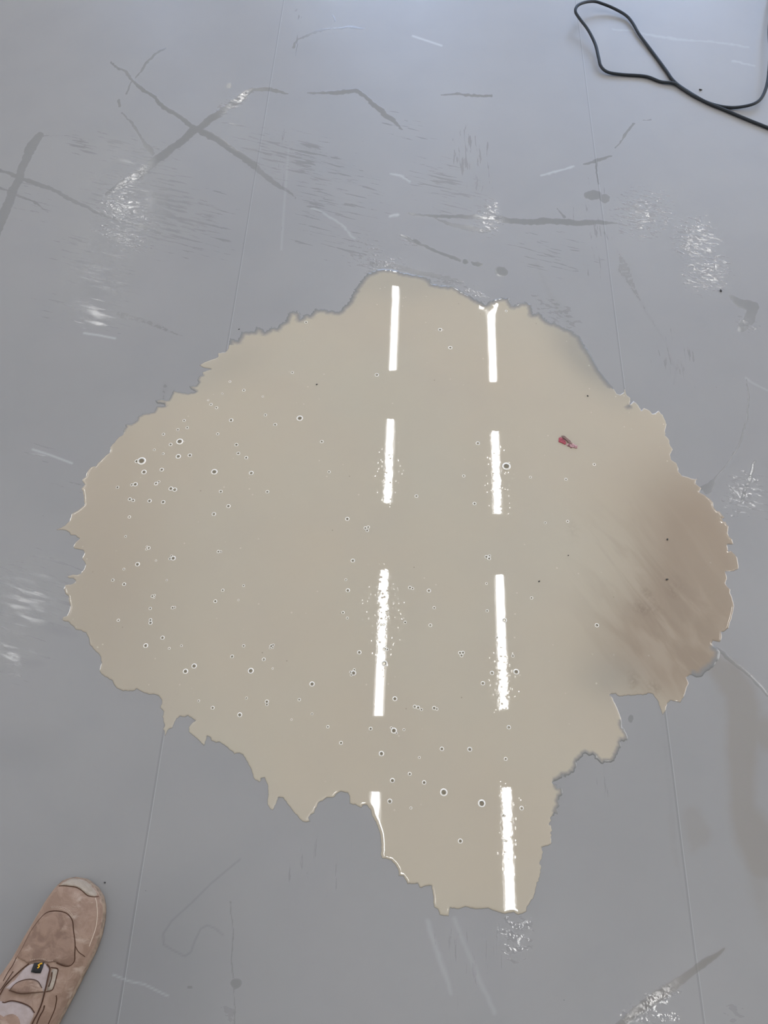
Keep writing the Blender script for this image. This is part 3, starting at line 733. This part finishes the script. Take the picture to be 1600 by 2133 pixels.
path = spline(pw, .006)
M_cable = simple('cable_rubber', (.011, .015, .020), .5, .35, bump=(400, .0002))
cable = link('power_cable', tube_mesh('power_cable', path, CR, 14, .9), M_cable)
tag(cable, 'thin black electric cable lying in a narrow loop on the grey floor', 'cable')

# ================================================================== SCRAP IN THE PUDDLE
M_red = simple('red_scrap', lin(176, 72, 88), .45, .5, noise=(300, lin(120, 50, 58)))
M_brs = simple('brown_scrap', lin(118, 100, 92), .6, .4, noise=(260, lin(150, 120, 112)))
M_pk = simple('pink_scrap', lin(190, 150, 148), .5, .5, noise=(320, lin(120, 70, 75)))
scrap = bpy.data.objects.new('torn_scrap', None); COL.objects.link(scrap)
sp = at(1183, 921, WZ); scrap.location = sp
tag(scrap, 'tiny crumpled scrap, red at one end and brown along one side, floating in the puddle', 'scrap')
def crumple(name, poly, mat, z0, z1, parent):
    bm = bmesh.new()
    P = [at(1130 + a / 16, 880 + b / 16, WZ) - sp for a, b in poly]
    c = sum(P) / len(P)
    rings = []
    for s, z in ((1.0, 0), (1.0, z0), (.72, z1), (.35, z1 * .8)):
        rings.append([bm.verts.new(Vector(c + (p - c) * s + np.array([0, 0, z + (random.random() * z1 * .5 if z > 0 else 0)]))) for p in P])
    for a, b in zip(rings[:-1], rings[1:]):
        for i in range(len(P)): bm.faces.new((a[i], a[(i + 1) % len(P)], b[(i + 1) % len(P)], b[i]))
    bm.faces.new(rings[-1]); bm.faces.new(rings[0][::-1])
    return bm_obj(name, bm, mat, parent)
crumple('red_flap', [(545,520),(600,490),(660,520),(720,570),(780,630),(790,700),(760,745),(690,715),(620,680),(540,655)], M_red, .0006, .0022, scrap)
crumple('brown_strip', [(635,450),(710,440),(790,510),(880,590),(950,650),(1010,725),(960,750),(880,725),(810,630),(730,560),(660,520)], M_brs, .0008, .0030, scrap)
crumple('pink_tip', [(800,740),(860,700),(940,735),(1020,700),(1080,750),(1165,790),(1165,870),(1100,870),(1000,835),(950,865),(900,810),(830,800)], M_pk, .0006, .0020, scrap)

# ================================================================== GRIT
M_grit = simple('dark_grit', (.035, .033, .03), .6)
def pebble():
    bm = bmesh.new(); bmesh.ops.create_icosphere(bm, subdivisions=2, radius=1)
    for v in bm.verts: v.co *= 1 + .25 * math.sin(v.co.x * 3 + v.co.y * 5)
    me = bpy.data.meshes.new('grit'); bm.to_mesh(me); bm.free(); me.materials.append(M_grit); return me
gme = pebble()
for (u, v, r, lab) in [(1501, 606, 3.2, 'black speck of grit on wet floor right of the puddle top'), (218.5, 1838.5, 2.2, 'dark speck of grit on the floor just right of the shoe toe'),
                       (1459, 188, 3, 'dark speck of grit just above the black cable'), (498, 686, 1.6, 'tiny dark speck at the seam by the puddle top left'),
                       (660, 801, 2, 'dark speck floating in the upper left of the puddle'), (1390, 1123.5, 2.4, 'dark speck in the brown water near the right shore, upper one'),
                       (1389.5, 1207, 2.6, 'dark speck in the brown water near the right shore, lower one'), (1123, 1211, 2.2, 'dark speck in the puddle right of the long right light reflection'),
                       (1184, 1157, 1.5, 'tiny dark speck left of the brown silt'), (1224, 825, 2.2, 'dark speck in the puddle above the red scrap')]:
    z = 0 if (v < 700 and u > 1400 or u in (218.5, 498)) or v < 300 else WZ
    p = at(u, v, z); k = FPX / (p[1] * st + CAMH * ct)
    o = bpy.data.objects.new('grit_speck', gme); COL.objects.link(o)
    o.location = (p[0], p[1], z + r / k * .35); o.scale = (r / k, r / k * .7, r / k * .5); o.rotation_euler = (0, 0, random.random() * 3)
    tag(o, lab, 'grit')

# ================================================================== SHOE
S_OUT = [(-150,2250),(-118,2200),(-75,2135),(-35,2085),(0,2038),(28,1998),(52,1952),(74,1914),(98,1872),(116,1848),(132,1834),(155,1828),(178,1832),(198,1848),(210,1868),(214,1892),(212,1918),(206,1948),(194,1982),(170,2030),(150,2070),(117,2133),(95,2175),(60,2235),(20,2300)]
AX = math.radians(27)
tip = at(165, 1829, .02)
fwd = np.array([math.sin(AX), math.cos(AX)]); rgt = np.array([math.cos(AX), -math.sin(AX)])
def s_local(p): d = p[:2] - tip[:2]; return d @ rgt, -(d @ fwd)          # x right, y = distance back from the toe tip
ol = np.array([s_local(at(u, v, .024)) for u, v in S_OUT])
LEN = .325
def edge_x(pts, yq):
    pts = pts[np.argsort(pts[:, 1])]
    return np.interp(yq, pts[:, 1], pts[:, 0])
k_tip = int(np.argmin(ol[:, 1]))
left_p, right_p = ol[:k_tip + 1], ol[k_tip:]
y_tip = ol[k_tip, 1]
def extents(d):
    """left and right x of the shoe at distance d behind its tip"""
    y = y_tip + d
    l, r = edge_x(left_p, y), edge_x(right_p, y)
    if d > .20:                                                       # heel closes behind the frame
        k = (d - .20) / (LEN - .20); w0 = (r - l); c = (l + r) / 2
        w = w0 * (1 - .22 * k) * math.sqrt(max(0, 1 - max(0, (k - .62) / .38) ** 2.2))
        l, r = c - w / 2, c + w / 2
    return l, r
TOPD = [0, .004, .010, .02, .035, .06, .10, .14, .18, .22, .26, .30, LEN]
TOPZ = [.026, .036, .044, .050, .054, .058, .063, .072, .084, .096, .100, .098, .090]
def top(d): return float(np.interp(d, TOPD, TOPZ))
SOLE = .020
def surf(x, d):
    l, r = extents(max(d, .0008)); c, hw = (l + r) / 2, max((r - l) / 2, 1e-4)
    u = min(abs((x - c) / hw), .999)
    return SOLE + (top(d) - SOLE) * (1 - u ** 2.6) ** .5
shoe = bpy.data.objects.new('work_shoe', None); COL.objects.link(shoe)
shoe.location = (tip[0], tip[1], 0); shoe.rotation_euler = (0, 0, -AX)
tag(shoe, 'dusty tan suede work shoe pointing to the puddle, at the lower left corner', 'shoe')
# local frame of the empty: +x right, +y towards the toe
def L(x, d, z): return (x, -(y_tip + d), z)
suede_args = dict(rough=.9, spec=.2)
def suede(name, c1, c2, c3):
    m, nt, out = new_mat(name); t = NT(nt)
    ob = t.n('ShaderNodeTexCoord').outputs['Object']
    a = t.noise(ob, 45, 6, .62, .6); b_ = t.noise(t.stretch(ob, .4, 1, 1.8), 22, 5, .6, .4); f = t.noise(ob, 700, 2)
    c = t.mix(t.ramp(a, .36, .64), c1, c2)
    c = t.mix(t.math('MULTIPLY', t.ramp(b_, .54, .70), .75), c, c3)
    c = t.mix(t.math('MULTIPLY', t.ramp(f, .4, .7), .12), c, c1)
    bp = t.n('ShaderNodeBump', {'Height': t.math('ADD', t.math('MULTIPLY', a, .002), t.math('MULTIPLY', f, .0002)), 'Distance': 1, 'Strength': .6})
    p = t.n('ShaderNodeBsdfPrincipled', {'Base Color': c, 'Roughness': .9, 'Specular IOR Level': .15, 'Normal': bp.outputs[0]})
    nt.links.new(p.outputs[0], out.inputs[0]); return m
M_su = suede('tan_suede', lin(138,115,100), lin(156,133,117), lin(184,166,150))
M_su2 = suede('tan_suede_worn', lin(126,103,89), lin(147,123,107), lin(174,153,136))
M_cap = suede('dusty_rubber', lin(152,140,126), lin(166,154,140), lin(178,168,156))
M_pale = simple('pale_tongue_fabric', lin(168,154,150), .85, .2, noise=(60, lin(156,142,136)))
M_seam = simple('dark_seam_line', lin(82,58,46), .9, .1)  # dark brown lines along the panel seams
M_thread = simple('pale_thread', lin(196,178,160), .8, .2)
M_sole = simple('sole_rubber', lin(150,132,114), .8, .2, noise=(80, lin(120,105,92)))
M_blk = simple('tag_black', (.015, .015, .016), .6, .3)
M_yel = simple('tag_yellow', lin(235,180,50), .6, .3)
M_in = simple('shoe_lining', lin(90,80,74), .95, .1)
# sole
ds = np.concatenate([[.0003, .0012, .003, .006, .010, .015, .022, .03], np.arange(.04, LEN - .012, .01), [LEN - .010, LEN - .006, LEN - .003, LEN - .001, LEN - .0002]])
def loft(rows, cap=True):
    bm = bmesh.new(); R = [[bm.verts.new(p) for p in r] for r in rows]; n = len(R[0])
    for a, b in zip(R[:-1], R[1:]):
        for i in range(n): bm.faces.new((a[i], a[(i+1) % n], b[(i+1) % n], b[i]))
    if cap: bm.faces.new(R[0][::-1]); bm.faces.new(R[-1])
    return bm
rows = []
for d in ds:
    l, r = extents(d); c, hw = (l + r) / 2, (r - l) / 2 + .0015
    zb = .008 * math.exp(-d / .02)
    rows.append([L(c + hw * a, d - .001, z) for a, z in ((-1, SOLE + .001), (-1, SOLE * .6), (-.96, zb + .001), (-.9, zb), (0, zb), (.9, zb), (.96, zb + .001), (1, SOLE * .6), (1, SOLE + .001), (.9, SOLE + .003), (0, SOLE + .003), (-.9, SOLE + .003))])
bm_obj('sole', loft(rows), M_sole, shoe)
# upper, open at the ankle
NU = 40; rows = []
bm = bmesh.new()
us = [math.sin((k / NU - .5) * math.pi) for k in range(NU + 1)]
R = []
for d in ds:
    l, r = extents(d); c, hw = (l + r) / 2, (r - l) / 2
    R.append([bm.verts.new(L(c + hw * u, d, surf(c + hw * min(max(u, -.9985), .9985), d) if abs(u) < .9995 else SOLE - .002)) for u in us])
for i, (a, b) in enumerate(zip(R[:-1], R[1:])):
    for k in range(NU):
        dm = (ds[i] + ds[i + 1]) / 2; um = (us[k] + us[k + 1]) / 2
        if ((dm - .262) / .046) ** 2 + (um / .62) ** 2 < 1: continue
        bm.faces.new((a[k], a[k+1], b[k+1], b[k]))
upper = bm_obj('upper', bm, [M_su, M_in], shoe)
sol = upper.modifiers.new('thick', 'SOLIDIFY'); sol.thickness = .0025; sol.offset = -1
# padded collar around the opening
ring = []
for k in range(48):
    a = 2 * math.pi * k / 48; d = .262 + .047 * math.cos(a)
    l, r = extents(d); c, hw = (l + r) / 2, (r - l) / 2
    x = c + hw * .63 * math.sin(a); ring.append(L(x, d, surf(x, d) + .001))
ring.append(ring[0]); ring.append(ring[1])
link('collar', tube_mesh('collar', ring, .006, 12), M_su2, shoe)
# insole
bm = bmesh.new(); P = []
for k in range(32):
    a = 2 * math.pi * k / 32; d = .255 + .055 * math.cos(a); l, r = extents(d)
    P.append(bm.verts.new(L((l + r) / 2 + (r - l) / 2 * .75 * math.sin(a), d, SOLE + .006)))
bm.faces.new(P); bm_obj('insole', bm, M_in, shoe)

def c2s(a, b, extra=0):
    """point of the shoe detail picture -> local x, d on the shoe's surface"""
    u, v = a / 6.042, 1780 + b / 6.042
    z = .05
    for _ in range(6):
        x, y = s_local(at(u, v, z)); z = surf(x, y - y_tip) + extra
    return x, y - y_tip
def inside(poly, q):
    n = len(poly); c = False
    for i in range(n):
        x1, y1 = poly[i]; x2, y2 = poly[(i + 1) % n]
        if (y1 > q[1]) != (y2 > q[1]) and q[0] < (x2 - x1) * (q[1] - y1) / (y2 - y1) + x1: c = not c
    return c
def overlay(name, pix, mat, thick=.0016, parent=shoe, puff=0.0, base=0.0, rnd=True):
    pl = [c2s(a, b) for a, b in pix]
    pl = [tuple(p) for p in spline([(*p, 0) for p in pl + [pl[0]]], .004)[:-1, :2]] if rnd else pl
    n = len(pl); arr = np.array(pl)
    xs_ = np.arange(arr[:, 0].min(), arr[:, 0].max(), .0035); ys_ = np.arange(arr[:, 1].min(), arr[:, 1].max(), .0035)
    A_, B_ = arr, np.roll(arr, -1, 0); D_ = B_ - A_; LL = (D_ ** 2).sum(1) + 1e-12
    def dist(q):
        tt = np.clip(((q - A_) * D_).sum(1) / LL, 0, 1)
        return np.sqrt((((A_ + tt[:, None] * D_) - q) ** 2).sum(1)).min()
    cen = arr.mean(0); inner = []
    for x in xs_:
        for y in ys_:
            if inside(pl, (x, y)) and dist(np.array([x, y])) > .0026: inner.append((x, y))
    nr = []
    for i in range(n):
        tdir = arr[(i + 1) % n] - arr[i - 1]; q = np.array([-tdir[1], tdir[0]]); q /= np.linalg.norm(q) + 1e-9
        for s in (1, -1):
            w = arr[i] + q * s * .0011
            if inside(pl, w) and dist(w) > .0007: nr.append(tuple(w)); break
    pts_ = pl + nr + inner
    v_, _, f_, _, _, _ = delaunay_2d_cdt([Vector(p) for p in pts_], [(i, (i + 1) % n) for i in range(n)], [], 1, 1e-7)
    VV = []
    for v in v_:
        dd = dist(np.array([v.x, v.y])); k = min(dd / .0011, 1)
        z = surf(v.x, v.y) - .0008 + base + (thick + .0008) * k + puff * (1 - math.exp(-dd / .012)) * (k > .5)
        VV.append(L(v.x, v.y, z))
    bm = bmesh.new(); bv = [bm.verts.new(p) for p in VV]
    for f in f_: 
        try: bm.faces.new([bv[i] for i in f])
        except ValueError: pass
    return bm_obj(name, bm, mat, parent)
def line(name, pix, mat, rad=.0007, lift=.0014, parent=shoe):
    P = [c2s(a, b, lift) for a, b in pix]
    P3 = spline([(x, d, 0) for x, d in P], .002)
    P3 = np.array([L(x, d, surf(x, d) + lift) for x, d, _ in P3])
    return link(name, tube_mesh(name, P3, rad, 8), mat, parent)
def stitches(name, pix, mat, parent, lift=.0026):
    P = [c2s(a, b, lift) for a, b in pix]
    P3 = spline([(x, d, 0) for x, d in P], .0007)
    V_, F_ = [], []
    for i in range(0, len(P3) - 3, 4):
        p, q = P3[i], P3[i + 2]
        a = np.array(L(p[0], p[1], surf(p[0], p[1]) + lift)); b_ = np.array(L(q[0], q[1], surf(q[0], q[1]) + lift))
        s = np.cross(b_ - a, [0, 0, 1]); s = s / (np.linalg.norm(s) + 1e-9) * .0005; o = len(V_); up = np.array([0, 0, .0004])
        V_ += [a - s, a + s, b_ + s, b_ - s, (a + b_) / 2 - s * .6 + up, (a + b_) / 2 + s * .6 + up]
        F_ += [(o, o+1, o+5, o+4), (o+4, o+5, o+2, o+3), (o, o+4, o+3, o), (o+1, o+2, o+5, o+1)]
    F_ = [f for f in F_ if f[0] != f[3]]
    return link(name, mesh_np(name, V_, F_), mat, parent)

cap = overlay('toe_cap', [(742,393),(800,392),(860,395),(960,410),(1040,460),(1100,512),(1180,530),(1255,525),(1235,470),(1180,400),(1100,335),(1000,302),(920,298),(850,320),(790,355)], M_cap, .0014)
line('toe_cap_seam', [(742,395),(800,393),(860,397),(960,412),(1040,462),(1100,515),(1180,532),(1262,528)], M_seam, .0006, .0006)
vamp = overlay('vamp_panel', [(212,1290),(290,1160),(380,980),(470,850),(560,750),(640,715),(760,715),(850,750),(910,830),(925,960),(945,1120),(940,1250),(935,1340),(880,1395),(800,1395),(700,1355),(600,1370),(540,1345),(440,1345),(360,1370),(290,1340)], M_su2, .0020, puff=.002)
line('vamp_seam', [(215,1290),(290,1160),(380,980),(470,850),(560,750),(640,713),(760,713),(850,748),(912,830),(928,960),(947,1120),(943,1250),(938,1340),(880,1400),(800,1400),(710,1360)], M_seam, .0007, .0008)
stitches('stitching', [(640,655),(700,650),(780,660),(850,690),(900,740),(940,810)], M_thread, shoe, .0008)
stitches('stitching', [(650,670),(710,668),(780,680),(840,708),(885,755),(920,820)], M_thread, shoe, .0008)
stitches('stitching', [(380,1330),(440,1318),(540,1315),(600,1338),(680,1330)], M_thread, vamp, .0036)
tongue = overlay('tongue', [(200,1560),(280,1460),(360,1390),(440,1365),(520,1360),(600,1385),(635,1430),(600,1560),(560,1715),(400,1730),(250,1720),(110,1700),(60,1690)], M_pale, .0010, puff=.0015)
overlay('tongue_patch', [(130,1700),(200,1620),(300,1580),(400,1570),(480,1600),(530,1680),(545,1725),(400,1740),(250,1745)], M_su2, .0012, tongue, base=.0022)
line('patch_seam', [(120,1705),(200,1620),(300,1578),(400,1568),(480,1598),(530,1680)], M_seam, .0005, .0030, tongue)
line('patch_seam', [(110,1710),(250,1748),(400,1742),(550,1728)], M_seam, .0005, .0030, tongue)
overlay('instep_panel', [(0,1840),(80,1850),(150,1842),(280,1870),(380,1920),(430,2000),(400,2080),(370,2150),(300,2250),(150,2330),(0,2330),(-120,2200),(-160,2060),(-90,1920)], M_pale, .0014, puff=.002)
overlay('instep_patch', [(0,2070),(80,2020),(170,2000),(240,2040),(265,2120),(250,2220),(130,2280),(0,2250),(-60,2150)], M_su2, .0012, base=.0030)
line('instep_seam', [(30,1855),(60,1862),(150,1840),(280,1868),(380,1918),(435,1990)], M_seam, .0008, .0020)
overlay('side_stay', [(650,1440),(725,1442),(715,1520),(695,1610),(660,1700),(595,1722),(615,1600),(640,1500)], M_cap, .0018)
line('side_seam', [(590,1380),(628,1430),(612,1520),(590,1620),(565,1730),(540,1830),(510,1920),(470,2010),(430,2080),(395,2160)], M_seam, .0011, .0014)
line('side_seam', [(655,1480),(650,1540),(635,1600),(612,1665)], M_seam, .0009, .0024)
line('side_seam', [(640,1420),(728,1438),(718,1520),(695,1610),(660,1702),(580,1725)], M_seam, .0007, .0010)
line('side_seam', [(560,1900),(550,1950),(500,2040),(455,2150)], M_seam, .0009, .0012)
line('side_seam', [(708,1775),(712,1830),(690,1940),(645,2050),(608,2150)], M_seam, .0008, .0010)
line('side_seam', [(948,1150),(990,1225),(1050,1268),(1110,1280)], M_seam, .0005, .0006)
line('side_seam', [(365,1372),(290,1430),(200,1510),(110,1600),(50,1670),(0,1760),(-60,1860)], M_seam, .0009, .0012)
line('side_seam', [(165,1470),(110,1550),(50,1640),(0,1710)], M_seam, .0006, .0010)
line('side_seam', [(205,1295),(160,1390),(100,1480),(40,1590)], M_seam, .0005, .0008)
line('side_seam', [(1200,545),(1222,640),(1232,790),(1205,960),(1160,1150)], M_thread, .0009, .0004)
tg = overlay('pull_tag', [(437,1362),(568,1352),(548,1420),(520,1492),(455,1492),(396,1478),(415,1420)], M_blk, .0016, base=.0034, rnd=False)
line('tag_mark', [(532,1368),(505,1378),(480,1392),(496,1405),(484,1420),(472,1430)], M_yel, .0011, .0056, tg)
